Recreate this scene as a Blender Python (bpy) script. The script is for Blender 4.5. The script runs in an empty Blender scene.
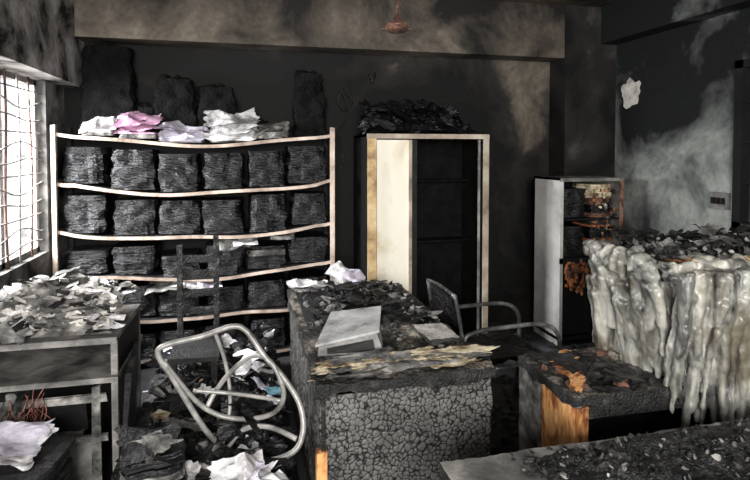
import bpy, math, random
from mathutils import Vector, Matrix, noise
random.seed(7)
R = random.uniform
sc = bpy.context.scene

# ------------------------------------------------------------ materials
def new_mat(name):
    m = bpy.data.materials.new(name); m.use_nodes = True
    nt = m.node_tree
    return m, nt, nt.nodes["Principled BSDF"]

def ramp(nt, stops):
    n = nt.nodes.new("ShaderNodeValToRGB")
    e = n.color_ramp.elements
    while len(e) < len(stops): e.new(0.5)
    for i, (p, c) in enumerate(stops):
        e[i].position = p
        e[i].color = (c[0], c[1], c[2], 1)
    return n

def nmat(name, stops, scale=5, detail=8, rough=0.8, bump=0.3, stretch=(1, 1, 1), bscale=None,
         metal=0.0, dist=0.0, spec=0.4, attr=None, stain=None):
    m, nt, b = new_mat(name)
    tc = nt.nodes.new("ShaderNodeTexCoord")
    mp = nt.nodes.new("ShaderNodeMapping"); mp.inputs["Scale"].default_value = stretch
    nt.links.new(tc.outputs["Object"], mp.inputs["Vector"])
    n = nt.nodes.new("ShaderNodeTexNoise")
    n.inputs["Scale"].default_value = scale; n.inputs["Detail"].default_value = detail
    n.inputs["Roughness"].default_value = 0.62; n.inputs["Distortion"].default_value = dist
    nt.links.new(mp.outputs[0], n.inputs["Vector"])
    r = ramp(nt, stops)
    nt.links.new(n.outputs["Fac"], r.inputs["Fac"])
    col = r.outputs["Color"]
    def mult(c1, c2):
        mx = nt.nodes.new("ShaderNodeMix"); mx.data_type = 'RGBA'; mx.blend_type = 'MULTIPLY'
        mx.inputs["Factor"].default_value = 1
        nt.links.new(c1, mx.inputs[6]); nt.links.new(c2, mx.inputs[7])
        return mx.outputs[2]
    if attr:
        a = nt.nodes.new("ShaderNodeAttribute"); a.attribute_name = "v"
        r2 = ramp(nt, attr)
        nt.links.new(a.outputs["Fac"], r2.inputs["Fac"])
        col = mult(col, r2.outputs["Color"])
    if stain:
        ns = nt.nodes.new("ShaderNodeTexNoise"); ns.inputs["Scale"].default_value = stain[0]; ns.inputs["Detail"].default_value = 5
        nt.links.new(tc.outputs["Object"], ns.inputs["Vector"])
        r4 = ramp(nt, stain[1]); nt.links.new(ns.outputs["Fac"], r4.inputs["Fac"])
        col = mult(col, r4.outputs["Color"])
    nt.links.new(col, b.inputs["Base Color"])
    b.inputs["Roughness"].default_value = rough
    b.inputs["Metallic"].default_value = metal
    b.inputs["Specular IOR Level"].default_value = spec
    if bump:
        n2 = nt.nodes.new("ShaderNodeTexNoise")
        n2.inputs["Scale"].default_value = bscale or scale * 6
        n2.inputs["Detail"].default_value = 8
        nt.links.new(mp.outputs[0], n2.inputs["Vector"])
        bp = nt.nodes.new("ShaderNodeBump"); bp.inputs["Strength"].default_value = bump
        bp.inputs["Distance"].default_value = 0.02
        nt.links.new(n2.outputs["Fac"], bp.inputs["Height"])
        nt.links.new(bp.outputs[0], b.inputs["Normal"])
    return m

def wall_mat(name, dark, mid, light, zlo, zhi, zlo_v, zhi_v, scale=1.6, xgrad=None, p=(.3, .55, .8), gain=1.5):
    """smoke-stained plaster: noise plus soot deposit that varies over the wall"""
    m, nt, b = new_mat(name)
    g = nt.nodes.new("ShaderNodeNewGeometry")
    sp = nt.nodes.new("ShaderNodeSeparateXYZ"); nt.links.new(g.outputs["Position"], sp.inputs[0])
    mr = nt.nodes.new("ShaderNodeMapRange")
    mr.inputs[1].default_value = zlo; mr.inputs[2].default_value = zhi
    mr.inputs[3].default_value = zlo_v; mr.inputs[4].default_value = zhi_v
    nt.links.new(sp.outputs["Z"], mr.inputs[0])
    last = mr.outputs[0]
    if xgrad:
        ax, a0, a1, v0, v1 = xgrad
        m2 = nt.nodes.new("ShaderNodeMapRange")
        m2.inputs[1].default_value = a0; m2.inputs[2].default_value = a1
        m2.inputs[3].default_value = v0; m2.inputs[4].default_value = v1
        nt.links.new(sp.outputs[ax], m2.inputs[0])
        ad = nt.nodes.new("ShaderNodeMath"); ad.operation = 'ADD'
        nt.links.new(last, ad.inputs[0]); nt.links.new(m2.outputs[0], ad.inputs[1]); last = ad.outputs[0]
    n = nt.nodes.new("ShaderNodeTexNoise"); n.inputs["Scale"].default_value = scale
    n.inputs["Detail"].default_value = 9; n.inputs["Roughness"].default_value = 0.6
    n.inputs["Distortion"].default_value = 0.5
    nt.links.new(g.outputs["Position"], n.inputs["Vector"])
    mu = nt.nodes.new("ShaderNodeMath"); mu.operation = 'MULTIPLY_ADD'
    mu.inputs[1].default_value = gain; mu.inputs[2].default_value = -(gain-1)/2
    nt.links.new(n.outputs["Fac"], mu.inputs[0])
    ad = nt.nodes.new("ShaderNodeMath"); ad.operation = 'ADD'
    nt.links.new(mu.outputs[0], ad.inputs[0]); nt.links.new(last, ad.inputs[1])
    r = ramp(nt, [(p[0], dark), (p[1], mid), (p[2], light)])
    nt.links.new(ad.outputs[0], r.inputs["Fac"])
    n3 = nt.nodes.new("ShaderNodeTexNoise"); n3.inputs["Scale"].default_value = 22; n3.inputs["Detail"].default_value = 8
    nt.links.new(g.outputs["Position"], n3.inputs["Vector"])
    r3 = ramp(nt, [(0.32, (.45, .45, .45)), (0.55, (1, 1, 1))])
    nt.links.new(n3.outputs["Fac"], r3.inputs["Fac"])
    mx = nt.nodes.new("ShaderNodeMix"); mx.data_type = 'RGBA'; mx.blend_type = 'MULTIPLY'; mx.inputs["Factor"].default_value = 0.45
    nt.links.new(r.outputs["Color"], mx.inputs[6]); nt.links.new(r3.outputs["Color"], mx.inputs[7])
    nt.links.new(mx.outputs[2], b.inputs["Base Color"])
    b.inputs["Roughness"].default_value = 0.7
    b.inputs["Specular IOR Level"].default_value = .22
    bp = nt.nodes.new("ShaderNodeBump"); bp.inputs["Strength"].default_value = 0.15; bp.inputs["Distance"].default_value = 0.02
    nt.links.new(n3.outputs["Fac"], bp.inputs["Height"]); nt.links.new(bp.outputs[0], b.inputs["Normal"])
    return m

M = {}
M['wall_back'] = wall_mat("soot_wall_back", (.003, .003, .003), (.022, .019, .017), (.15, .128, .10), 1.2, 2.7, -.27, .04, 1.2, xgrad=("X", .2, 3.0, -.28, .1), gain=1.6)
M['beam_back'] = wall_mat("soot_beam_back", (.012, .011, .010), (.10, .084, .068), (.26, .22, .175), 2.6, 3.2, .02, -.06, scale=1.2, xgrad=("X", 1.5, 3.4, .03, -.14), gain=1.6)
M['column'] = wall_mat("soot_column", (.004, .004, .004), (.02, .018, .017), (.075, .07, .065), 0, 3.2, -.1, .0, scale=1.5)
M['wall_right'] = wall_mat("soot_wall_right", (.008, .009, .009), (.11, .118, .114), (.28, .295, .275), .9, 2.8, .18, -.22, scale=1.3, xgrad=("Y", 3.2, 4.9, .06, -.10), gain=1.9)
M['wall_left'] = wall_mat("soot_wall_left", (.012, .012, .012), (.2, .195, .185), (.46, .44, .42), 1.0, 3.0, -.08, .06, scale=2.4)
M['beam_left'] = wall_mat("soot_beam_left", (.008, .008, .008), (.24, .228, .212), (.52, .5, .47), 2.2, 3.1, -.10, .16, scale=2.6, p=(.34, .54, .8), gain=1.8)
M['ceil'] = wall_mat("soot_ceiling", (.015, .013, .011), (.14, .11, .082), (.32, .26, .195), 0, 3, 0, 0, scale=1.2)
M['floor'] = nmat("sooty_floor", [(.35, (.01, .01, .01)), (.55, (.04, .04, .042)), (.75, (.16, .16, .16))], 3, bump=.3)
M['char'] = nmat("charcoal", [(.35, (.003, .003, .003)), (.58, (.016, .016, .016)), (.75, (.10, .096, .09))], 16, rough=.5, bump=.8, spec=.45)
M['soot'] = nmat("soot_crust", [(.4, (.002, .002, .002)), (.65, (.006, .006, .006)), (.8, (.02, .019, .018))], 9, rough=.8, bump=.6, spec=.12)
M['files'] = nmat("charred_paper", [(.4, (.002, .002, .0025)), (.62, (.006, .006, .0075)), (.8, (.03, .03, .034))], 7, rough=.34, bump=.9, stretch=(1, 1, 4), bscale=20, spec=.45)
M['filesg'] = nmat("charred_paper_grey", [(.35, (.004, .004, .005)), (.58, (.022, .021, .022)), (.8, (.10, .096, .09))], 8, rough=.55, bump=.7, stretch=(1, 1, 4), spec=.35)
M['crack'] = nmat("alligator_char", [(.3, (.04, .039, .038)), (.52, (.088, .086, .08)), (.72, (.16, .155, .145))], 3, rough=.5, bump=.25, bscale=60, spec=.45,
                  attr=[(0, (.01, .01, .01)), (.5, (.13, .13, .13)), (.85, (1, 1, 1))])
M['cracktop'] = nmat("ashen_char_top", [(.34, (.008, .008, .008)), (.48, (.038, .036, .033)), (.58, (.16, .14, .118)), (.72, (.38, .34, .28))], 5, rough=.7, bump=.8, bscale=45,
                     attr=[(0, (.2, .2, .2)), (.5, (1, 1, 1))])
M['board'] = nmat("scorched_shelf_board", [(.3, (.12, .08, .06)), (.46, (.4, .31, .25)), (.6, (.55, .45, .38)), (.75, (.68, .58, .5))], 5, bump=.15, rough=.6)
M['cream'] = nmat("scorched_cream_steel", [(.25, (.25, .17, .08)), (.38, (.55, .45, .3)), (.5, (.78, .74, .62)), (.75, (.82, .8, .74))], 2.2, bump=.1, rough=.45, dist=.5, stretch=(1, 1, .5))
M['creamframe'] = nmat("smoked_steel_frame", [(.3, (.1, .07, .05)), (.5, (.34, .28, .22)), (.65, (.5, .45, .38))], 3.5, bump=.1, rough=.45)
M['yellow'] = nmat("scorched_yellow_paint", [(.3, (.12, .06, .03)), (.5, (.5, .35, .17)), (.7, (.66, .56, .38))], 5, bump=.2, rough=.6)
M['dark'] = nmat("sooted_steel", [(.3, (.002, .002, .002)), (.6, (.007, .007, .007)), (.8, (.03, .03, .03))], 6, bump=.2, rough=.6, spec=.25)
M['greysteel'] = nmat("ash_grey_steel", [(.3, (.025, .025, .025)), (.5, (.14, .136, .127)), (.7, (.36, .345, .32))], 5, bump=.25, rough=.55, dist=.5)
M['whitesteel'] = nmat("smoked_white_steel", [(.25, (.12, .12, .12)), (.45, (.46, .45, .43)), (.7, (.68, .67, .64))], 2.5, bump=.1, rough=.5)
M['boxgrey'] = nmat("ashen_grey_plastic", [(.3, (.12, .12, .12)), (.45, (.3, .3, .295)), (.7, (.48, .48, .47))], 9, bump=.2, rough=.6)
M['tube'] = nmat("sooty_chrome_tube", [(.3, (.1, .097, .092)), (.5, (.3, .29, .275)), (.7, (.5, .48, .46))], 9, rough=.4, bump=.15, metal=.25)
M['tubedark'] = nmat("dark_chrome_tube", [(.35, (.02, .02, .02)), (.52, (.08, .08, .08)), (.7, (.3, .3, .3))], 7, rough=.35, bump=.15, metal=.4)
M['rust'] = nmat("rusted_iron", [(.35, (.02, .01, .008)), (.5, (.1, .045, .03)), (.68, (.3, .16, .11))], 14, rough=.85, bump=.5)
M['rusto'] = nmat("orange_rust", [(.35, (.03, .012, .006)), (.5, (.42, .13, .04)), (.7, (.62, .3, .15))], 12, rough=.85, bump=.5)
M['grille'] = nmat("window_grille_iron", [(.35, (.1, .08, .07)), (.55, (.32, .29, .27)), (.7, (.5, .48, .46))], 8, rough=.7, bump=.2)
M['white'] = nmat("scorched_white_paper", [(.3, (.03, .027, .025)), (.42, (.3, .29, .285)), (.52, (.66, .65, .66)), (.7, (.82, .82, .85))], 6, rough=.85, bump=.3, dist=.6)
M['lav'] = nmat("lavender_paper", [(.3, (.07, .06, .07)), (.43, (.4, .37, .44)), (.65, (.72, .69, .78))], 6, rough=.85, bump=.3)
M['pink'] = nmat("pink_paper", [(.28, (.2, .08, .13)), (.44, (.5, .27, .4)), (.65, (.68, .45, .6))], 6, rough=.85, bump=.3)
M['tan'] = nmat("browned_paper", [(.32, (.02, .016, .012)), (.43, (.25, .18, .1)), (.54, (.56, .48, .33)), (.72, (.74, .69, .57))], 9, rough=.9, bump=.5)
M['ashp'] = nmat("ash_grey_paper", [(.35, (.02, .02, .02)), (.52, (.14, .135, .127)), (.68, (.4, .388, .365))], 9, rough=.9, bump=.5)
M['plaster'] = nmat("fallen_plaster", [(.32, (.13, .12, .11)), (.48, (.42, .4, .37)), (.7, (.66, .64, .6))], 9, rough=.9, bump=.5)
M['blue'] = nmat("blue_paper", [(.3, (.04, .12, .17)), (.6, (.2, .4, .5))], 9, rough=.9, bump=.3)
M['orange'] = nmat("half_burnt_wood", [(.36, (.015, .01, .008)), (.43, (.28, .1, .03)), (.52, (.66, .33, .12)), (.7, (.75, .48, .24))], 7, rough=.7, bump=.4, stretch=(1, 1, .5), dist=.8)
M['melt'] = nmat("melted_foam_plastic", [(.34, (.02, .02, .02)), (.43, (.14, .14, .133)), (.52, (.33, .33, .305)), (.62, (.47, .46, .41)), (.75, (.6, .6, .57))], 6, rough=.32, bump=.22, stretch=(1.6, 1.6, .3), dist=1.0, spec=.5, bscale=26,
                 stain=(3.5, [(.37, (.3, .27, .22)), (.52, (.9, .89, .86)), (.75, (1, 1, 1))]))
M['wire'] = nmat("burnt_copper_wire", [(.4, (.12, .03, .02)), (.6, (.5, .2, .15))], 10, rough=.5, bump=0)
M['glass'] = nmat("sooty_pane", [(.3, (.02, .02, .02)), (.7, (.09, .1, .1))], 2, rough=.3, bump=0)

# ------------------------------------------------------------ mesh builder
class MB:
    def __init__(s): s.v = []; s.f = []; s.m = []; s.mats = []; s.val = []; s.sm = []
    def mi(s, k):
        if k not in s.mats: s.mats.append(k)
        return s.mats.index(k)
    def add(s, vs, fs, k, vals=None, smooth=False):
        o = len(s.v); mi = s.mi(k)
        s.v += [tuple(p) for p in vs]
        s.val += vals if vals else [1.0] * len(vs)
        for f in fs:
            s.f.append([i + o for i in f]); s.m.append(mi); s.sm.append(smooth)
    def box(s, x0, x1, y0, y1, z0, z1, k, rot=None, jit=0):
        c = Vector(((x0+x1)/2, (y0+y1)/2, (z0+z1)/2))
        vs = []
        for x in (x0, x1):
            for y in (y0, y1):
                for z in (z0, z1):
                    p = Vector((x, y, z)) - c + Vector((R(-jit, jit), R(-jit, jit), R(-jit, jit)))
                    if rot: p = rot @ p
                    vs.append(p + c)
        s.add(vs, [(0, 1, 3, 2), (4, 6, 7, 5), (0, 4, 5, 1), (2, 3, 7, 6), (0, 2, 6, 4), (1, 5, 7, 3)], k)
    def tube(s, pts, r, k, seg=10, smooth=True, sub=6):
        P = [Vector(p) for p in pts]
        if sub and len(P) > 2:
            Q = []
            for i in range(len(P)-1):
                p0 = P[max(i-1, 0)]; p1 = P[i]; p2 = P[i+1]; p3 = P[min(i+2, len(P)-1)]
                for j in range(sub):
                    t = j/sub
                    Q.append(.5*((2*p1)+(-p0+p2)*t+(2*p0-5*p1+4*p2-p3)*t*t+(-p0+3*p1-3*p2+p3)*t**3))
            Q.append(P[-1]); P = Q
        vs = []; fs = []
        T = (P[1]-P[0]).normalized()
        N = T.orthogonal().normalized()
        n = len(P)
        for i, p in enumerate(P):
            T = (P[min(i+1, n-1)] - P[max(i-1, 0)])
            if T.length < 1e-7: T = Vector((0, 0, 1))
            T.normalize()
            N = (N - T*N.dot(T)).normalized(); B = T.cross(N)
            rr = r(i/(n-1)) if callable(r) else r
            for j in range(seg):
                a = 2*math.pi*j/seg
                vs.append(p + (N*math.cos(a) + B*math.sin(a))*rr)
        for i in range(n-1):
            for j in range(seg):
                a = i*seg+j; b = i*seg+(j+1) % seg
                fs.append((a, b, b+seg, a+seg))
        fs.append(tuple(range(seg))[::-1]); fs.append(tuple((n-1)*seg+j for j in range(seg)))
        s.add(vs, fs, k, smooth=smooth)
    def ico(s, c, rx, ry, rz, k, jit=.25, rot=None):
        t = 1.618; b = [(-1, t, 0), (1, t, 0), (-1, -t, 0), (1, -t, 0), (0, -1, t), (0, 1, t), (0, -1, -t), (0, 1, -t), (t, 0, -1), (t, 0, 1), (-t, 0, -1), (-t, 0, 1)]
        F = [(0, 11, 5), (0, 5, 1), (0, 1, 7), (0, 7, 10), (0, 10, 11), (1, 5, 9), (5, 11, 4), (11, 10, 2), (10, 7, 6), (7, 1, 8), (3, 9, 4), (3, 4, 2), (3, 2, 6), (3, 6, 8), (3, 8, 9), (4, 9, 5), (2, 4, 11), (6, 2, 10), (8, 6, 7), (9, 8, 1)]
        c = Vector(c); vs = []
        for p in b:
            q = Vector(p)/1.902*(1+R(-jit, jit))
            q = Vector((q.x*rx, q.y*ry, q.z*rz))
            if rot: q = rot @ q
            vs.append(q+c)
        s.add(vs, F, k)
    def sheet(s, c, w, d, k, amp=.03, n=12, rot=(0, 0, 0), fr=6, droop=0, curl=0, ragged=.1):
        E = Matrix.Rotation(rot[2], 3, 'Z') @ Matrix.Rotation(rot[1], 3, 'Y') @ Matrix.Rotation(rot[0], 3, 'X')
        c = Vector(c); o = Vector((R(-50, 50), R(-50, 50), R(-50, 50)))
        vs = []; fs = []
        for i in range(n+1):
            for j in range(n+1):
                u = i/n-.5; v = j/n-.5
                e = 1 + ragged*noise.noise(Vector((u*7, v*7, 0))+o)
                x = u*w*e; y = v*d*e
                q = Vector((x*fr, y*fr, 0))+o
                h = amp*(1-2*abs(noise.noise(q))*1.6) + amp*.5*(noise.noise(q*2.7))
                x += amp*.6*noise.noise(q*1.3+Vector((9, 0, 0)))
                y += amp*.6*noise.noise(q*1.3+Vector((0, 9, 0)))
                if droop and v < -.15: h -= droop*(-.15-v)**1.3*3
                h += curl*(u*u*4)*.5
                vs.append(c + E @ Vector((x, y, h)))
        for i in range(n):
            for j in range(n):
                a = i*(n+1)+j
                fs.append((a, a+n+1, a+n+2, a+1))
        s.add(vs, fs, k, smooth=False)
    def bundle(s, cx, cy, z0, w, d, h, keys, lt=.014, jit=.006, rot=0, lean=0, taper=0, n=7, fill=.9, wob=1):
        """stack of ragged sheets / files"""
        z = z0; L = max(2, int(h/lt)); ph = R(0, 99)
        rm = Matrix.Rotation(rot, 3, 'Z'); k = random.choice(keys)
        for l in range(L):
            t = l/L
            bul = 1+(.05*noise.noise(Vector((ph, t*3.5, 0)))+.02*noise.noise(Vector((ph, t*17, 4))))*wob
            ww = w*(1-taper*t*t)*bul; dd = d*(1-taper*t*t*.6)*(1+.03*noise.noise(Vector((ph, t*9, 8))))
            ox = R(-jit, jit)+lean*t; oy = R(-jit, jit)
            ring = []
            for (a, b2) in ((-1, -1), (1, -1), (1, 1), (-1, 1)):
                nx, ny = {(-1, -1): (1, 0), (1, -1): (0, 1), (1, 1): (-1, 0), (-1, 1): (0, -1)}[(a, b2)]
                for q in range(n):
                    f = 2*q/n
                    x = (a+nx*f); y = (b2+ny*f)
                    cr = 1-.1*max(0, abs(x)+abs(y)-1.55)/.45
                    x = x*ww/2*cr; y = y*dd/2*cr
                    e = .016*wob*noise.noise(Vector((x*11+ph, y*11, z*12)))+R(-.002, .002)
                    ring.append((x+ox+e*(1 if x > 0 else -1), y+oy+e*1.5/wob*(1 if y > 0 else -1)))
            hh = h/L
            sg = lambda x: .012*noise.noise(Vector((x*7+ph, z*2, 1)))*(4*t*(1-t)+.15)
            vs = [rm @ Vector((x, y, 0)) + Vector((cx, cy, z+sg(x))) for x, y in ring] + [rm @ Vector((x*.985, y*.985, 0)) + Vector((cx, cy, z+hh*fill+sg(x))) for x, y in ring]
            N = len(ring)
            fs = [(i, (i+1) % N, N+(i+1) % N, N+i) for i in range(N)] + [tuple(range(N, 2*N)), tuple(range(N))[::-1]]
            if R(0, 1) < .35: k = random.choice(keys)
            s.add(vs, fs, k)
            z += hh
    def charbox(s, x0, x1, y0, y1, z0, z1, k, res=.01, cell=28, depth=.006, ktop=None, faces="xXyYzZ", rough=.004, sharp=2.6):
        rng = {'x': (x0, x1), 'y': (y0, y1), 'z': (z0, z1)}
        eps = 1e-5
        def disp(p):
            nrm = Vector((0, 0, 0))
            if abs(p.x-x0) < eps: nrm.x = -1
            if abs(p.x-x1) < eps: nrm.x = 1
            if abs(p.y-y0) < eps: nrm.y = -1
            if abs(p.y-y1) < eps: nrm.y = 1
            if abs(p.z-z0) < eps: nrm.z = -1
            if abs(p.z-z1) < eps: nrm.z = 1
            nrm.normalize()
            w = p + .012*Vector((noise.noise(p*20), noise.noise(p*20+Vector((5, 0, 0))), noise.noise(p*20+Vector((0, 5, 0)))))
            ds = noise.voronoi(w*cell)[0]
            e = min(1, (ds[1]-ds[0])*sharp)
            q = p + nrm*(depth*(min(1, e*1.15)-.5) + rough*noise.noise(p*9))
            return q, e
        for ax in faces:
            low = ax.islower(); a = ax.lower(); others = [o for o in 'xyz' if o != a]
            fixed = rng[a][0 if low else 1]
            (u0, u1), (v0, v1) = rng[others[0]], rng[others[1]]
            nu = max(1, int((u1-u0)/res)); nv = max(1, int((v1-v0)/res))
            vs = []; vals = []
            for i in range(nu+1):
                for j in range(nv+1):
                    d = {a: fixed, others[0]: u0+(u1-u0)*i/nu, others[1]: v0+(v1-v0)*j/nv}
                    q, e = disp(Vector((d['x'], d['y'], d['z'])))
                    vs.append(q); vals.append(e)
            fs = []
            for i in range(nu):
                for j in range(nv):
                    b = i*(nv+1)+j
                    fs.append((b, b+nv+1, b+nv+2, b+1))
            if ax in 'xYz': fs = [f[::-1] for f in fs]
            s.add(vs, fs, ktop if (ax == 'Z' and ktop) else k, vals, smooth=True)
    def field(s, x0, x1, y0, y1, fn, k, res=.03):
        nu = int((x1-x0)/res); nv = int((y1-y0)/res); vs = []
        for i in range(nu+1):
            for j in range(nv+1):
                x = x0+(x1-x0)*i/nu; y = y0+(y1-y0)*j/nv
                vs.append((x+R(-.3, .3)*res*(0 < i < nu), y+R(-.3, .3)*res*(0 < j < nv), fn(x, y)))
        fs = [(i*(nv+1)+j, (i+1)*(nv+1)+j, (i+1)*(nv+1)+j+1, i*(nv+1)+j+1) for i in range(nu) for j in range(nv)]
        s.add(vs, fs, k)
    def build(s, name):
        me = bpy.data.meshes.new(name); me.from_pydata(s.v, [], s.f)
        for k in s.mats: me.materials.append(M[k])
        me.polygons.foreach_set("material_index", s.m)
        me.polygons.foreach_set("use_smooth", s.sm)
        at = me.attributes.new("v", 'FLOAT', 'POINT'); at.data.foreach_set("value", s.val)
        me.update()
        o = bpy.data.objects.new(name, me); sc.collection.objects.link(o)
        return o

def rotm(x=0, y=0, z=0):
    return Matrix.Rotation(z, 3, 'Z') @ Matrix.Rotation(y, 3, 'Y') @ Matrix.Rotation(x, 3, 'X')

XL, XR, YB, ZC = -1.46, 3.62, 5.0, 3.16
YF = -1.2
# ------------------------------------------------------------ room shell
b = MB(); b.box(XL-.2, XR+.2, YF, YB+.2, -.1, 0, 'floor'); b.build("floor")
b = MB(); b.box(XL-.2, XR+.2, YF, YB+.2, ZC, ZC+.12, 'ceil'); b.build("ceiling")
b = MB(); b.box(XL-.2, XR+.2, YB, YB+.2, 0, ZC, 'wall_back'); b.build("wall_back")
WY0, WY1, WZ0, WZ1 = 3.3, 4.56, .98, 2.27
b = MB()
b.box(XL-.2, XL, YF, WY0, 0, ZC, 'wall_left'); b.box(XL-.2, XL, WY1, YB, 0, ZC, 'wall_left')
b.box(XL-.2, XL, WY0, WY1, 0, WZ0, 'wall_left'); b.box(XL-.2, XL, WY0, WY1, WZ1, ZC, 'wall_left')
b.build("wall_left")
b = MB()
RY0, RY1, RZ0, RZ1 = 2.2, 3.34, 1.15, 2.42
b.box(XR, XR+.2, YF, RY0, 0, ZC, 'wall_right'); b.box(XR, XR+.2, RY1, YB, 0, ZC, 'wall_right')
b.box(XR, XR+.2, RY0, RY1, 0, RZ0, 'wall_right'); b.box(XR, XR+.2, RY0, RY1, RZ1, ZC, 'wall_right')
b.build("wall_right")
b = MB(); b.box(XL+.16, 3.05, 4.74, YB, 2.65, ZC, 'beam_back'); b.build("trim_beam_back")
b = MB(); b.box(XL, XL+.16, YF, YB, 2.27, ZC, 'beam_left'); b.build("trim_beam_left")
b = MB(); b.box(XR-.18, XR, YF, 4.72, 2.8, ZC, 'wall_right'); b.build("trim_beam_right")
b = MB(); b.box(3.05, XR, 4.72, YB, 0, ZC, 'column'); b.build("trim_column")

# windows
b = MB()
for y in (WY0, WY1-.05, 3.9): b.box(XL-.12, XL-.06, y, y+.05, WZ0, WZ1, 'whitesteel')
b.box(XL-.12, XL-.06, WY0, WY1, WZ0, WZ0+.04, 'greysteel'); b.box(XL-.12, XL-.06, WY0, WY1, WZ1-.04, WZ1, 'greysteel')
nb = 13
for i in range(1, nb):
    z = WZ0 + (WZ1-WZ0)*i/nb
    b.tube([(XL-.03, WY0+t*(WY1-WY0), z+.018*math.sin(t*9+i)*(i % 3)) for t in (0, .15, .3, .45, .6, .75, .9, 1)], .0055, 'grille', seg=6, sub=3)
for j in range(1, 6):
    y = WY0+(WY1-WY0)*j/6
    b.tube([(XL-.035, y+.02*math.sin(t*6+j), WZ0+t*(WZ1-WZ0)) for t in (0, .2, .4, .6, .8, 1)], .008, 'rust' if j in (3, 5) else 'grille', seg=6, sub=3)
b.build("window_1")
b = MB()
for y0, y1 in ((RY1-.07, RY1), (RY0, RY0+.06), (2.75, 2.81)): b.box(XR-.03, XR+.08, y0, y1, RZ0, RZ1, 'dark')
b.box(XR-.03, XR+.08, RY0, RY1, RZ0, RZ0+.06, 'dark'); b.box(XR-.03, XR+.08, RY0, RY1, RZ1-.06, RZ1, 'dark')
b.box(XR+.05, XR+.06, RY0+.06, RY1-.07, RZ0+.06, RZ1-.06, 'glass')
for z in (1.5, 1.8, 2.1): b.box(XR+.01, XR+.03, RY0+.05, RY1-.06, z, z+.015, 'dark')
b.build("window_2")

b = MB()
ring = []
for i in range(26):
    a = i/26*math.tau; r = 1+.6*noise.noise(Vector((math.cos(a)*1.7, math.sin(a)*1.7, 3)))
    ring.append((XR-.006, 4.5+.13*r*math.cos(a), 2.31+.12*r*math.sin(a)))
b.add(ring+[(XR+.0, p[1], p[2]) for p in ring], [tuple(range(26))]+[(i, (i+1) % 26, 26+(i+1) % 26, 26+i) for i in range(26)], 'plaster')
b.build("exposed_plaster_patch")
b = MB()
b.box(XR-.03, XR, 3.38, 3.54, 1.29, 1.42, 'greysteel')
for i in range(3):
    b.box(XR-.042, XR-.03, 3.4+i*.045, 3.43+i*.045, 1.33, 1.38, 'dark')
b.build("switch_board")

# ------------------------------------------------------------ shelving rack
RX0, RX1, RY_F, RY_B = -1.43, .74, 4.56, 4.97
SH = [1.88, 1.50, 1.13, .80, .44, .08]
sagA = [.085, .10, .09, .09, .05, .01]
def sag(x, i):
    t = (x-RX0)/(RX1-RX0)
    return SH[i] - sagA[i]*math.sin(math.pi*min(max(t, 0), 1))**.8 + .012*math.sin(x*5+i*2)*(1 if 0.05 < t < .95 else 0)
b = MB()
for i in range(6):
    N = 28; vs = []
    for j in range(N+1):
        x = RX0+(RX1-RX0)*j/N; z = sag(x, i)
        y = RY_F + .012*math.sin(j*.9+i)
        vs += [(x, y, z-.017), (x, y, z+.010), (x, RY_B, z+.010), (x, RY_B, z-.017)]
    b.add(vs, [(j*4, j*4+4, j*4+5, j*4+1) for j in range(N)], 'board')
    fs2 = []
    for j in range(N):
        a = j*4
        fs2 += [(a+1, a+5, a+6, a+2), (a, a+3, a+7, a+4)]
    b.add(vs, fs2, 'filesg')
for x in (RX0, RX1-.035):
    for y in (RY_F-.012, RY_B-.03):
        b.box(x, x+.035, y, y+.03, 0, SH[0]+.06, 'board' if y < 4.7 else 'filesg', jit=.004)
for z in (.3, .9, 1.5): b.box(RX0, RX0+.02, RY_F, RY_B, z, z+.02, 'greysteel')
rack = b.build("shelving_rack")

b = MB()
cols = 6; cw = (RX1-RX0-.08)/cols
for i in range(1, 6):
    for c in range(cols):
        cx = RX0+.04+cw*(c+.5)
        zt = sag(cx, i)+.02
        h = min(sag(cx-cw*.4, i-1), sag(cx+cw*.4, i-1))-.03-zt
        h *= R(.88, .99)
        if i >= 3: h *= R(.75, 1)
        if i == 3 and c == 2: h *= .7
        keys = ['files']*12+['filesg']
        if i >= 3: keys = ['files']*8+['filesg']*3+(['ashp'] if R(0, 1) > .6 else [])
        b.bundle(cx+R(-.008, .008), RY_F+.19+R(0, .03), zt, cw*R(.9, .99), .34, h, keys, lt=.011, jit=.0025, taper=R(.0, .14), lean=R(-.015, .015), n=10, wob=1.3)
# soot-crusted burnt bundles piled above the rack against the wall
for (x0, x1, zt) in ((-1.29, -.87, 2.59), (-.87, -.72, 2.1), (-.75, -.38, 2.34), (-.40, -.06, 2.28), (-.06, .2, 1.98), (.42, .70, 2.42)):
    cx = (x0+x1)/2; zb = sag(cx, 0)+.02
    b.bundle(cx, 4.84, zb, (x1-x0), .2, zt-zb, ['soot'], lt=.014, jit=.003, taper=.22, fill=1.0, n=12, wob=1.8)
    for q in range(22):
        b.ico((cx+R(-.4, .4)*(x1-x0)*.7, 4.83, zt-R(-.02, .12)), R(.04, .08), R(.03, .05), R(.02, .05), 'soot', .3)
b.build("charred_file_stacks")

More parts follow.
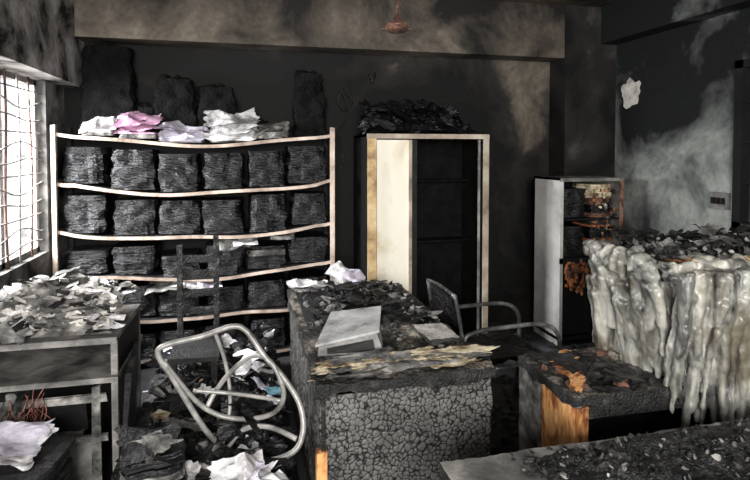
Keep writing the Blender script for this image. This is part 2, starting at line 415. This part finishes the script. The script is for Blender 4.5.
b = MB()
def pile(x, w, k, dz=.12, n=5):
    zz = sag(x, 0)+.02
    b.bundle(x, 4.7, zz, w*.9, .25, .05, ['ashp', k], lt=.012)
    for q in range(n):
        b.sheet((x+R(-.02, .02), 4.69+R(-.02, .02), zz+.07+q*dz/n), w*R(.85, 1.05), .24, k, amp=.024, rot=(R(.25, .6), R(-.12, .12), R(-.2, .2)), n=14, fr=5, ragged=.22)
pile(-1.12, .25, 'white', dz=.04, n=3); pile(-.83, .33, 'pink', dz=.14, n=4); pile(-.50, .38, 'lav', dz=.09, n=4); pile(-.10, .40, 'white', dz=.17, n=5); pile(.22, .25, 'ashp', dz=.04, n=3)
for (x, i, k, w) in ((.0, 3, 'white', .2), (-.1, 3, 'ashp', .25), (-.42, 4, 'white', .32), (-.62, 4, 'ashp', .3), (.3, 3, 'ashp', .2), (-.3, 4, 'lav', .2)):
    b.sheet((x, 4.6, sag(x, i)+.27), w, .16, k, amp=.015, rot=(.3, R(-.2, .2), R(-.3, .3)), n=10)
b.build("scorched_papers")

# ------------------------------------------------------------ almirah
AX0, AX1, AY0, AY1, AZ = .98, 2.06, 4.34, 4.9, 1.88
b = MB()
b.box(AX0, AX0+.02, AY0, AY1, 0, AZ, 'dark'); b.box(AX1-.02, AX1, AY0, AY1, 0, AZ, 'dark')
b.box(AX0, AX1, AY1-.02, AY1, 0, AZ, 'soot'); b.box(AX0, AX1, AY0, AY1, AZ-.02, AZ, 'dark'); b.box(AX0, AX1, AY0, AY1, .04, .07, 'dark')
b.box(AX0, AX0+.075, AY0-.015, AY0, 0, AZ, 'yellow'); b.box(AX1-.05, AX1, AY0-.015, AY0, 0, AZ, 'creamframe')
b.box(AX0-.005, AX1, AY0-.02, AY0, AZ-.035, AZ+.005, 'creamframe'); b.box(AX0, AX1, AY0-.015, AY0, 0, .1, 'creamframe')
b.box(AX0+.085, AX0+.36, AY0+.012, AY0+.03, .1, AZ-.045, 'cream')
b.box(AX0+.36, AX0+.385, AY0-.004, AY0+.03, .1, AZ-.045, 'creamframe')
b.box(AX0+.385, AX0+.43, AY0+.0, AY0+.03, .1, AZ-.045, 'dark')
b.box(AX1-.085, AX1-.07, AY0+.01, AY0+.03, .1, AZ-.04, 'greysteel')
b.box(AX0+.44, AX1-.03, AY1-.2, AY1-.02, 1.46, 1.475, 'soot'); b.box(AX0+.44, AX1-.03, AY1-.2, AY1-.02, .9, .915, 'soot')
b.build("steel_almirah")
b = MB()
for q in range(46):
    x = R(AX0, AX1-.12); t = (x-AX0)/(AX1-AX0)
    hz = .25*math.sin(math.pi*min(1, t*1.05+.12))
    b.ico((x, R(4.42, 4.85), AZ+.03+R(0, hz)), R(.03, .1), R(.03, .08), R(.02, .05), 'files', .35, rotm(R(-1, 1), R(-1, 1), R(-1, 1)))
for q in range(26):
    x = R(AX0+.05, AX1-.2)
    b.sheet((x, R(4.38, 4.7), AZ+.06+R(0, .2)), R(.15, .3), R(.12, .2), random.choice(['files', 'files', 'filesg']), amp=.03, rot=(R(-.6, .6), R(-.8, .8), R(0, 3)), n=7)
b.field(AX0+.02, AX1-.05, 4.36, 4.88, lambda x, y: AZ+.01+.2*max(0, math.sin((x-AX0)/(1.05)*3.0))*max(.1, math.sin((y-4.34)/.56*math.pi))*(1+.5*noise.noise(Vector((x*9, y*9, 0)))), 'files', .025)
b.build("charred_debris_heap")

# ------------------------------------------------------------ steel cupboard (right)
CX0, CX1, CY0, CY1, CZ = 2.70, 3.34, 4.24, 4.68, 1.5
b = MB()
b.box(CX0, CX0+.02, CY0, CY1, 0, CZ, 'whitesteel'); b.box(CX1-.02, CX1, CY0, CY1, 0, CZ, 'greysteel')  # white left panel: window light on that side is put into its paler colour
b.box(CX0, CX1, CY1-.02, CY1, 0, CZ, 'dark'); b.box(CX0, CX1, CY0, CY1, CZ-.02, CZ, 'greysteel'); b.box(CX0, CX1, CY0, CY1, 0.05, .08, 'dark')
b.box(CX0, CX0+.03, CY0-.01, CY0, 0, CZ, 'whitesteel'); b.box(CX1-.035, CX1, CY0-.01, CY0, 0, CZ, 'rust')
b.box(CX0, CX1, CY0-.012, CY0, CZ-.03, CZ, 'greysteel'); b.box(CX0, CX1, CY0-.01, CY0, .74, .79, 'dark')
b.box(CX0+.02, CX1-.02, CY0+.02, CY1-.02, 1.12, 1.135, 'dark'); b.box(CX0+.02, CX1-.02, CY0+.02, CY1-.02, .76, .775, 'dark')
b.box(CX0+.03, CX0+.33, CY0+.005, CY0+.02, .1, .74, 'dark')
b.bundle(CX1-.18, CY0+.2, .78, .24, .3, .33, ['files', 'rust', 'char', 'rusto', 'files'], lt=.02, jit=.01)
b.bundle(CX1-.18, CY0+.2, 1.14, .24, .3, .3, ['files', 'rust', 'char', 'tan', 'rust'], lt=.02, jit=.01)
for q in range(80):
    b.ico((R(CX1-.28, CX1-.05), CY0+R(.01, .06), R(.8, 1.42)), R(.006, .02), .015, R(.008, .03), random.choice(['rust', 'char', 'char', 'rusto', 'ashp', 'tan']), .4)
for q in range(130):
    x = R(CX0+.04, CX0+.44)
    b.ico((x, CY0-.005, .75-R(0, .28)*(1-abs(x-CX0-.2)*2)+R(-.02, .02)), R(.012, .03), .012, R(.015, .04), random.choice(['rusto', 'rusto', 'rust', 'char']), .4)
b.bundle((CX0+CX1)/2-.14, CY0+.22, 1.14, .28, .3, .26, ['files']); b.bundle((CX0+CX1)/2-.14, CY0+.22, .78, .28, .3, .28, ['files'])
b.build("steel_cupboard")

# ------------------------------------------------------------ main charred desk
DX0, DX1, DY0, DY1 = .285, 1.115, 2.24, 3.86
b = MB()
b.charbox(DX0+.02, DX1-.02, DY0+.02, DY1-.02, 0.0, .70, 'crack', res=.0038, cell=41, depth=.0045, faces="y", sharp=5.5, rough=.01)
b.charbox(DX0+.02, DX1-.02, DY0+.02, DY1-.02, 0.0, .70, 'crack', res=.011, cell=32, depth=.005, faces="xXY", sharp=4.5, rough=.01)
b.charbox(DX0, DX1, DY0, DY1, .705, .755, 'char', res=.010, cell=24, depth=.007, ktop='cracktop', rough=.02, sharp=4)
b.box(DX0+.0, DX0+.045, DY0-.012, DY0+.03, 0, .47, 'orange', jit=.004)
b.box(DX0+.02, DX0+.04, DY0, DY0+.03, .47, .7, 'char', jit=.004)
b.build("charred_desk")
b = MB()
for q in range(26):
    x = R(.42, .95)
    b.sheet((x, 2.27+R(0, .12), .77+q*.0016), R(.2, .38), R(.05, .12), random.choice(['tan', 'tan', 'tan', 'ashp', 'ashp', 'files']), amp=.008, rot=(0, 0, R(-.15, .15)), n=10, fr=9, ragged=.4)
def onbox(x, y): return .32 < x < .72 and 2.42 < y < 2.95
def dh(x, y): return .772+.055*max(0, math.sin((y-2.96)/.9*math.pi))*max(0, math.sin((x-.3)/.8*math.pi))*(1+.7*noise.noise(Vector((x*12, y*12, 0)))) if y > 2.96 else .772
b.field(.33, 1.07, 2.96, 3.82, lambda x, y: dh(x, y)-.012, 'char', .02)
for q in range(150):
    y = R(2.9, 3.8); x = R(.36, 1.06)
    if onbox(x, y): continue
    b.ico((x, y, dh(x, y)), R(.012, .045), R(.012, .04), R(.008, .022), random.choice(['char', 'char', 'files', 'filesg', 'ashp']), .4, rotm(R(-1, 1), R(-1, 1), R(-3, 3)))
for q in range(160):
    x, y = R(.34, 1.08), R(2.28, 3.1)
    if onbox(x, y): continue
    b.ico((x, y, .77), R(.006, .025), R(.006, .025), R(.004, .012), random.choice(['char', 'filesg', 'ashp', 'char']), .4, rotm(0, 0, R(-3, 3)))
for q in range(50):
    x = R(.42, 1.02); y = R(2.7, 3.75)
    if onbox(x-.1, y-.12): continue
    b.sheet((x, y, dh(x, y)+.01), R(.08, .2), R(.07, .14), random.choice(['files', 'files', 'files', 'filesg', 'filesg', 'ashp']), amp=.016, rot=(R(-.2, .2), R(-.2, .2), R(0, 3)), n=7, ragged=.4)
for q in range(4):
    b.sheet((.97, 2.66, .772+q*.008), .17, .24, 'ashp' if q < 3 else 'plaster', amp=.005, rot=(0, 0, .1+R(-.05, .05)), n=8)
b.build("desk_ash_and_papers")
b = MB()
b.sheet((.42, 3.74, .81), .3, .16, 'white', amp=.02, rot=(.1, .1, .2), n=14)
b.sheet((.66, 3.76, .85), .18, .2, 'white', amp=.035, rot=(.5, -.3, .7), n=14)
b.sheet((.72, 3.72, .83), .15, .18, 'lav', amp=.035, rot=(.6, .5, -.3), n=14)
b.sheet((.5, 3.7, .80), .4, .22, 'ashp', amp=.02, rot=(0, 0, .1), n=14)
b.build("crumpled_papers")
# wedge shaped box file
b = MB()
rz = rotm(0, 0, -.12); c = Vector((.51, 2.66, .778))
def W(x, y, z): return c + rz @ Vector((x, y, z))
vs = [W(-.165, -.17, 0), W(.15, -.17, 0), W(.17, .17, 0), (W(-.12, .17, 0)), W(-.16, -.165, .04), W(.12, -.14, .09), W(.165, .15, .115), W(-.08, .17, .085)]
b.add(vs, [(3, 2, 1, 0), (0, 1, 5, 4), (1, 2, 6, 5), (2, 3, 7, 6), (3, 0, 4, 7)], 'greysteel')
vs2 = [W(-.175, -.18, .045), W(.13, -.155, .095), W(.18, .16, .121), W(-.09, .18, .091)]
b.add(vs2+[v+Vector((0, 0, .012)) for v in vs2], [(0, 1, 5, 4), (1, 2, 6, 5), (2, 3, 7, 6), (3, 0, 4, 7), (4, 5, 6, 7), (3, 2, 1, 0)], 'boxgrey')
vs3 = [W(-.12, -.172, .008), W(.11, -.172, .012), W(.1, -.16, .065), W(-.12, -.17, .035)]
b.add(vs3, [(0, 1, 2, 3)], 'dark')
b.build("box_file")

# ------------------------------------------------------------ wooden side table (right)
b = MB()
TX0, TX1, TY0, TY1 = 1.32, 2.4, 1.95, 2.44
b.charbox(TX0, TX1, TY0, TY1, .675, .72, 'char', res=.013, cell=22, depth=.008, ktop='cracktop', rough=.015)
b.box(TX0+.01, TX0+.045, TY0+.01, TY1-.01, 0, .675, 'ashp')
b.box(TX0+.004, TX0+.02, TY0+.005, TY0+.26, .02, .675, 'orange', jit=.003)
b.box(TX0+.01, TX0+.07, TY0, TY0+.03, 0, .675, 'orange', jit=.004)
b.box(TX1-.05, TX1-.01, TY0+.01, TY1-.01, 0, .675, 'char')
b.box(TX0+.05, TX1-.05, TY1-.03, TY1-.01, 0, .675, 'dark')
b.box(TX0+.05, TX1-.05, TY0+.03, TY1-.03, .32, .345, 'char', jit=.004)
b.box(TX0+.05, TX1-.05, TY0+.005, TY0+.025, .62, .675, 'char', jit=.006)
for q in range(60): b.ico((R(TX0+.03, 1.75), R(TY0+.03, TY1-.03), .73), R(.01, .03), R(.01, .03), R(.005, .018), random.choice(['char', 'char', 'filesg', 'filesg', 'rust']), .4)
for q in range(9): b.sheet((R(TX0+.1, 1.65), R(TY0+.08, TY1-.08), .735+R(0, .02)), R(.1, .2), R(.08, .15), random.choice(['files', 'filesg', 'char']), amp=.012, rot=(0, 0, R(0, 3)), n=7, ragged=.4)
for q in range(7): b.sheet((TX0+.05+q*.025, TY0+.06+q*.055, .745), .13, .05, 'orange', amp=.008, rot=(0, 0, .8+q*.5), n=7, ragged=.5)
b.build("charred_wooden_table")

# ------------------------------------------------------------ melted foam mound
b = MB()
MX0, MX1, MY0, MY1 = 1.79, 3.0, 2.02, 2.5
MT = 1.235
b.box(MX0+.05, MX1, MY0, MY1, .72, MT, 'melt')
b.box(MX0+.04, MX1, MY0-.05, MY0+.02, .74, MT, 'melt')
b.box(MX0+.2, MX1, MY0-.09, MY0-.03, .66, 1.0, 'melt')
def drip(x, y, z, L, r0, r1, ox, oy):
    n = max(5, int(L/.05)); ph = R(0, 50); dx = R(-.12, .12)
    pts = []
    for i in range(n+1):
        t = i/n
        sl = dx*L*t+.016*noise.noise(Vector((ph, t*L*7, 0)))
        out = .05*(1-t)**2 + .008*noise.noise(Vector((ph, t*L*6, 5)))
        pts.append((x+ox*out+abs(oy)*sl, y+oy*out+abs(ox)*sl, z-L*t))
    b.tube(pts, lambda t: (r0*(1-t)**.7+r1*(1-(1-t)**.7))*(1+.22*noise.noise(Vector((ph+9, t*L*9, 0))))*(1.3 if t > .93 else 1)*(.6 if t < .03 else 1), 'melt', seg=8, sub=3)
for i in range(60):
    y = MY0+(MY1-MY0)*R(0, 1)
    drip(MX0+.025, y, MT+R(-.22, .02), R(.18, .5), R(.016, .042), R(.006, .012), -1, 0)
for i in range(150):
    x = MX0+(MX1-MX0)*R(0, 1)
    low = x > MX0+.12
    L = [R(.2, .4), R(.35, .55), R(.55, .95 if low else .65)][i % 3]
    drip(x, MY0-.05-R(0, .05)-(.045 if low else 0)*R(0, 1), MT-(R(0, .25) if i % 3 != 2 else 0), L, R(.014, .04), R(.005, .010), 0, -1)
for i in range(110):
    t = i/110
    if t < .35: x, y = MX0-.01, MY1-(MY1-MY0)*t/.35
    else: x, y = MX0+(MX1-MX0)*(t-.35)/.65, MY0-.05
    z = MT+R(-.06, .02)
    b.ico((x+R(-.03, .01), y+R(-.03, .02), z), R(.025, .055), R(.025, .05), R(.025, .05), 'melt', .15)
for i in range(36):
    b.ico((R(MX0+.04, MX1), R(MY0, MY1), MT+R(-.03, .02)), R(.05, .1), R(.05, .1), R(.02, .06), 'melt', .15)
mound = b.build("melted_foam_mattress_stack")
mod = mound.modifiers.new("r", 'REMESH'); mod.mode = 'VOXEL'; mod.voxel_size = .007; mod.use_smooth_shade = True
mod = mound.modifiers.new("s", 'SMOOTH'); mod.iterations = 2; mod.factor = .5
tex = bpy.data.textures.new("lump", 'CLOUDS'); tex.noise_scale = .06
md = mound.modifiers.new("d", 'DISPLACE'); md.texture = tex; md.strength = .02; md.texture_coords = 'LOCAL'
b = MB()
for q in range(300):
    x = R(1.8, 2.9); y = R(2.0, 2.48)
    b.ico((x, y, MT+.03+R(0, .045)), R(.006, .035), R(.006, .03), R(.005, .02), random.choice(['char', 'char', 'files', 'filesg', 'ashp']), .4, rotm(R(-1, 1), R(-1, 1), R(-3, 3)))
for q in range(70):
    b.sheet((R(1.82, 2.9), R(2.02, 2.48), MT+.045+R(0, .04)), R(.05, .14), R(.04, .1), random.choice(['files', 'char', 'filesg', 'filesg', 'ashp']), amp=.02, rot=(R(-.4, .4), R(-.4, .4), R(0, 3)), n=7, ragged=.4)
for q in range(5): b.sheet((R(1.82, 2.3), MY0-.03, MT+.02), .07, .05, 'orange', amp=.01, rot=(R(-.3, .6), 0, R(0, 3)), n=7, ragged=.5)
b.build("charred_scraps")

# ------------------------------------------------------------ foreground desk
b = MB()
b.charbox(.62, 2.3, 1.1, 1.655, .68, .715, 'char', res=.02, cell=20, depth=.003, ktop='greysteel', rough=.004)
for x in (.64, 2.24): b.box(x, x+.04, 1.12, 1.63, 0, .68, 'greysteel')
b.box(.68, 2.24, 1.15, 1.17, .2, .68, 'greysteel')
b.build("office_table")
b = MB()
def ff(x, y):
    e = min(1, max(0, (x-.88)*3.5))*min(1, max(0, (1.65-y)*12))*min(1, max(0, (y-1.1)*9))*min(1, max(0, (2.28-x)*6))
    return .712+e*(.03+.045*noise.fractal(Vector((x*6, y*6, 3)), 1, 2, 4))
b.field(.85, 2.29, 1.11, 1.65, ff, 'char', .012)
for q in range(900):
    x = R(.86, 2.26); y = R(1.14, 1.64)
    b.ico((x, y, ff(x, y)+.003), R(.003, .015), R(.003, .015), R(.003, .008), random.choice(['char', 'char', 'filesg', 'filesg', 'ashp', 'files']), .5, rotm(R(-1, 1), R(-1, 1), R(-3, 3)))
b.build("ash_heap")

# ------------------------------------------------------------ tipped tubular chair
b = MB(); r = .0135
b.tube([(-.10, 2.66, .30), (-.2, 2.66, .42), (-.33, 2.66, .66), (-.40, 2.66, .79), (-.37, 2.66, .835), (-.205, 2.66, .865), (-.07, 2.65, .905), (.0, 2.64, .88), (.08, 2.6, .77), (.17, 2.56, .67), (.24, 2.5, .56), (.25, 2.46, .45), (.2, 2.44, .37), (.05, 2.46, .33), (-.15, 2.5, .32), (-.27, 2.56, .31)], r, 'tube')
b.tube([(-.38, 2.66, .76), (-.24, 2.68, .55), (-.12, 2.68, .46), (.02, 2.64, .45), (.13, 2.58, .5), (.17, 2.55, .6), (.12, 2.58, .73), (.04, 2.64, .76), (-.06, 2.7, .68), (-.14, 2.72, .58), (-.19, 2.7, .5)], r*.9, 'tube')
b.tube([(-.1, 2.66, .30), (-.02, 2.64, .4), (.1, 2.56, .44), (.22, 2.46, .42)], r*.9, 'tube')
b.tube([(-.25, 2.68, .6), (-.05, 2.66, .57), (.16, 2.56, .56)], r*.7, 'tube')
b.tube([(-.15, 2.7, .87), (-.1, 2.72, .7), (-.08, 2.7, .5), (-.12, 2.66, .32)], r*.7, 'tube')
for t in range(3): b.sheet((-.02+.05*t, 2.68, .42+.03*t), .22, .2, 'files', amp=.03, rot=(.6, .2, t), n=8, ragged=.4)
b.build("tubular_steel_chair")

# ------------------------------------------------------------ armchair right of the desk
def armchair(name, ox, oy, rz, mt):
    b = MB(); m = Matrix.Rotation(rz, 3, 'Z')
    T = lambda pts: [m @ Vector(p)+Vector((ox, oy, 0)) for p in pts]
    for s in (-.24, .24):
        b.tube(T([(-.27, s, .02), (-.27, s, .3), (-.29, s, .58), (-.22, s, .645), (.0, s, .66), (.24, s, .655), (.35, s, .6), (.38, s, .48), (.37, s, .2), (.36, s, .02)]), .014, mt)
        b.tube(T([(-.27, s, .4), (.36, s, .42)]), .011, mt, sub=0)
        b.tube(T([(-.27, s*.95, .4), (-.31, s*.95, .7), (-.34, s*.9, .87)]), .012, mt)
    b.tube(T([(.37, -.24, .2), (.37, .24, .2)]), .011, mt, sub=0)
    b.tube(T([(-.27, -.24, .2), (-.27, .24, .2)]), .011, mt, sub=0)
    b.tube(T([(-.34, -.216, .87), (-.345, 0, .885), (-.34, .216, .87)]), .012, mt)
    for q in range(3):
        p = T([(0.03, 0, .43)])[0]; b.sheet(p+Vector((0, 0, q*.012)), .5, .44, 'files', amp=.012, rot=(0, 0, rz), n=10)
    p = T([(-.325, 0, .76)])[0]
    for q in range(2): b.sheet(p, .2, .40, 'files', amp=.012, rot=(0, 1.45, rz), n=10, ragged=.25)
    return b.build(name)
armchair("tubular_armchair", 1.55, 3.25, .05, 'tubedark')

# ------------------------------------------------------------ burnt wooden chair by the rack
b = MB()
for x in (-.44, -.20):
    b.charbox(x-.018, x+.018, 3.86, 3.895, 0, 1.1 if x < -.3 else 1.16, 'char', res=.012, cell=22, depth=.006)
    b.box(x-.018, x+.018, 3.5, 3.535, 0, .44, 'char', jit=.003)
for z in (.62, .74, .86, .98): b.box(-.44, -.2, 3.868, 3.885, z, z+.05+R(-.01, .02), 'char', jit=.006, rot=rotm(0, R(-.06, .06), 0))
b.box(-.47, -.17, 3.48, 3.9, .43, .46, 'char', jit=.005)
b.box(-.44, -.2, 3.51, 3.525, .2, .23, 'char'); b.box(-.45, -.435, 3.53, 3.87, .2, .23, 'char'); b.box(-.205, -.19, 3.53, 3.87, .2, .23, 'char')
b.build("burnt_wooden_chair")

# ------------------------------------------------------------ wrecked cabinet at left
b = MB()
LX0, LX1, LY0, LY1 = -1.42, -.63, 2.9, 3.5
b.box(LX0, LX1, LY0, LY1, .79, .815, 'greysteel', jit=.006)
b.box(LX0, LX1+.01, LY0-.03, LY1, .60, .625, 'greysteel', jit=.004)
for x in (LX0, LX1-.03):
    for y in (LY0, LY1-.03): b.box(x, x+.03, y, y+.03, 0, .8, 'greysteel', jit=.003)
b.box(LX1-.015, LX1, LY0+.03, LY1, .62, .79, 'dark'); b.box(LX0, LX1, LY1-.02, LY1, .0, .8, 'dark')
b.box(LX1-.02, LX1-.01, LY0+.05, LY1, .02, .6, 'greysteel', jit=.01)
for z in (.04, .3, .5):
    b.box(LX0+.06, LX1-.05, LY0-.015, LY0, z, z+.035, 'ashp', jit=.005)
b.box(LX0+.3, LX0+.34, LY0-.02, LY0, .04, .58, 'ashp', jit=.006); b.box(LX1-.12, LX1-.08, LY0-.02, LY0, .04, .58, 'ashp', jit=.006)
b.box(LX0+.34, LX1-.12, LY0+.03, LY0+.045, .06, .3, 'greysteel', jit=.02); b.box(LX0+.36, LX1-.16, LY0+.06, LY0+.075, .34, .5, 'dark', jit=.01)
b.box(LX0+.1, LX1-.2, LY0+.1, LY1-.1, .3, .32, 'greysteel', jit=.02)
for q in range(26):
    x = R(-1.12, -.95); z = R(.48, .6)
    b.tube([(x, LY0-.01, z), (x+R(-.05, .05), LY0-.05+R(-.02, .02), z-.06), (x+R(-.07, .07), LY0-.04, z-.12+R(-.04, .02)), (x+R(-.09, .09), LY0-.02, z-.2+R(-.03, .05))], .002, random.choice(['wire', 'wire', 'dark']), seg=5, sub=4)
b.box(LX1+.01, LX1+.03, LY0-.1, LY1-.2, .02, .66, 'filesg', rot=rotm(0, .08, .1), jit=.01)
b.build("burnt_steel_cabinet")
b = MB()
def lf(x, y):
    e = min(1, max(0, (y-2.9)*4))
    return .82+.01+.2*e*(1+.6*noise.noise(Vector((x*5, y*5, 7))))*max(.15, 1-abs(x+1.02)*1.6)
b.field(LX0+.02, LX1-.03, LY0+.01, LY1-.02, lf, 'ashp', .03)
for q in range(190):
    x = R(LX0+.05, LX1-.02); y = R(LY0, LY1-.04)
    b.box(x-R(.012, .05), x+R(.012, .05), y-R(.012, .04), y+R(.01, .04), lf(x, y)+.0, lf(x, y)+R(.008, .02), random.choice(['plaster', 'plaster', 'plaster', 'ashp', 'ashp', 'white', 'filesg']), rot=rotm(R(-.5, .5), R(-.5, .5), R(0, 3)), jit=.01)
for q in range(26):
    x = R(LX0+.1, LX1-.02); y = R(LY0-.02, LY1-.1)
    b.sheet((x, y, lf(x, y)+.02), R(.08, .2), R(.06, .14), random.choice(['plaster', 'ashp', 'white', 'files', 'plaster']), amp=.012, rot=(R(-.4, .4), R(-.4, .4), R(0, 3)), n=6, ragged=.3)
b.build("fallen_plaster_heap")

# ------------------------------------------------------------ floor rubble
b = MB()
def gf(x, y):
    n = noise.fractal(Vector((x*3, y*3, 0)), 1, 2, 4)
    e = min(1, max(0, (.27-x)*8))*min(1, max(0, (4.5-y)*5))
    base = .2+.08*max(0, 1-abs(y-3.5))
    if y < 3: base += .06*min(1, (3-y)*2)
    return max(.004, e*(base+.11*n))
b.field(-.6, .265, 1.7, 4.5, gf, 'char', .025)
for q in range(380):
    x = R(-.58, .22); y = R(2.0, 4.4)
    b.ico((x, y, gf(x, y)+.01), R(.012, .06), R(.012, .05), R(.01, .035), random.choice(['char', 'char', 'files', 'filesg', 'ashp']), .4, rotm(R(-1, 1), R(-1, 1), R(-3, 3)))
for q in range(200):
    x = R(-.56, .18); y = R(2.1, 4.35)
    b.sheet((x, y, gf(x, y)+.03+R(0, .05)), R(.06, .2), R(.05, .15), random.choice(['files']*6+['filesg']*5+['ashp', 'ashp', 'ashp', 'white', 'white', 'lav', 'tan']), amp=.02, rot=(R(-.5, .5), R(-.5, .5), R(0, 3)), n=8, ragged=.35)
b.sheet((.14, 3.0, .40), .1, .08, 'blue', amp=.02, rot=(.3, .3, .5), n=8)
for q in range(4): b.sheet((R(-.15, .12), R(3.3, 3.9), .36+R(0, .06)), R(.1, .16), R(.06, .12), 'white', amp=.02, rot=(R(-.5, .5), R(-.5, .5), R(0, 3)), n=9, ragged=.3)
b.build("burnt_paper_rubble")
b = MB()
for q in range(260):
    x = R(1.16, 3.5); y = R(2.5, 4.3)
    b.ico((x, y, .012), R(.015, .08), R(.015, .06), R(.012, .03), random.choice(['char', 'char', 'files', 'filesg']), .4, rotm(0, 0, R(-3, 3)))
b.build("floor_char_litter")
b = MB()
b.bundle(-.42, 2.42, 0, .25, .28, .5, ['files', 'files', 'filesg', 'filesg', 'ashp'], lt=.01, jit=.008, rot=.25, lean=.03, taper=.1)
b.sheet((-.40, 2.4, .515), .24, .25, 'filesg', amp=.015, rot=(.1, .1, .25), n=12, ragged=.3); b.sheet((-.38, 2.38, .525), .14, .14, 'ashp', amp=.02, rot=(.2, -.1, .8), n=12, ragged=.5)
b.build("file_stack")
b = MB()
b.bundle(-.98, 2.5, 0, .42, .36, .46, ['files', 'filesg', 'filesg'], lt=.014, jit=.012, rot=-.1)
for q in range(3): b.sheet((-1.0, 2.54, .49+q*.015), .3, .24, 'lav' if q == 2 else 'white', amp=.018, rot=(.15, .1, -.1+q*.1), n=14, ragged=.25)
b.build("file_stack")
b = MB()
b.bundle(.0, 2.26, 0, .34, .26, .34, ['files', 'files', 'filesg'], lt=.016, jit=.02, rot=.3)
for q in range(5): b.sheet((.0+R(-.08, .1), 2.26+R(-.03, .06), .37+q*.01), R(.18, .28), R(.12, .18), 'white' if q != 2 else 'lav', amp=.028, rot=(R(-.1, .5), R(-.3, .3), R(0, 3)), n=14, ragged=.3)
b.build("file_stack")

# ------------------------------------------------------------ ceiling fan remains, wires
b = MB()
fx, fy = .82, 2.89
b.tube([(fx, fy, ZC), (fx, fy, 2.46)], .01, 'rust', sub=0); b.tube([(fx, fy, ZC-.07), (fx, fy, ZC)], .04, 'dark', seg=16, sub=0)
def disc(cz, prof):
    n = 28; vs = []; fs = []
    for (rr, z) in prof:
        for j in range(n): a = j/n*math.tau; vs.append((fx+rr*math.cos(a), fy+rr*math.sin(a), cz+z))
    for i in range(len(prof)-1):
        for j in range(n): fs.append((i*n+j, i*n+(j+1) % n, (i+1)*n+(j+1) % n, (i+1)*n+j))
    b.add(vs, fs, 'rust', smooth=True)
disc(2.43, [(.001, .05), (.02, .05), (.025, .025), (.05, .02), (.064, .005), (.064, -.015), (.045, -.03), (.02, -.035), (.001, -.035)])
for a in (0.3, 2.4, 4.5):
    b.box(fx+.07*math.cos(a)-.025, fx+.07*math.cos(a)+.025, fy+.07*math.sin(a)-.012, fy+.07*math.sin(a)+.012, 2.42, 2.426, 'rust', rot=rotm(0, 0, a))
b.build("ceiling_fan")
b = MB()
b.tube([(.95, 4.97, 2.4), (.92, 4.93, 2.3), (.97, 4.94, 2.2), (.9, 4.95, 2.12), (.84, 4.93, 2.2), (.88, 4.95, 2.28), (.93, 4.96, 2.1), (.86, 4.96, 1.9), (.9, 4.95, 1.6)], .009, 'char', seg=6)
b.ico((1.17, 4.98, 2.45), .04, .03, .04, 'char', .2); b.tube([(1.17, 4.96, 2.45), (1.16, 4.93, 2.38)], .012, 'char', sub=0)
b.build("burnt_electrical_wires")

# ------------------------------------------------------------ light
w = bpy.data.worlds.new("World"); sc.world = w; w.use_nodes = True
bg = w.node_tree.nodes["Background"]; bg.inputs[0].default_value = (.94, .97, 1, 1); bg.inputs[1].default_value = 1.35
def area(name, loc, tgt, sx, sy, p, col):
    l = bpy.data.lights.new(name, 'AREA'); l.shape = 'RECTANGLE'; l.size = sx; l.size_y = sy; l.energy = p; l.color = col
    o = bpy.data.objects.new(name, l); o.location = loc
    o.rotation_euler = (Vector(tgt)-Vector(loc)).to_track_quat('-Z', 'Y').to_euler(); sc.collection.objects.link(o)
area("daylight_doorway", (-.6, -3.2, 2.4), (1.0, 4.5, .8), 2.2, 1.8, 570, (1, .97, .93))
area("daylight_window", (XL-.8, 3.8, 2.3), (.8, 3.2, .4), 1.2, 1.4, 480, (.98, .985, 1))

# ------------------------------------------------------------ camera
cd = bpy.data.cameras.new("camera"); cam = bpy.data.objects.new("camera", cd); sc.collection.objects.link(cam)
cam.location = (0, 0, 1.75)
cam.rotation_euler = (math.radians(88), 0, math.radians(-13.54))
cd.sensor_width = 36; cd.lens = 25.92; cd.shift_y = -.0948; cd.clip_start = .02
sc.camera = cam
sc.view_settings.view_transform = 'Standard'
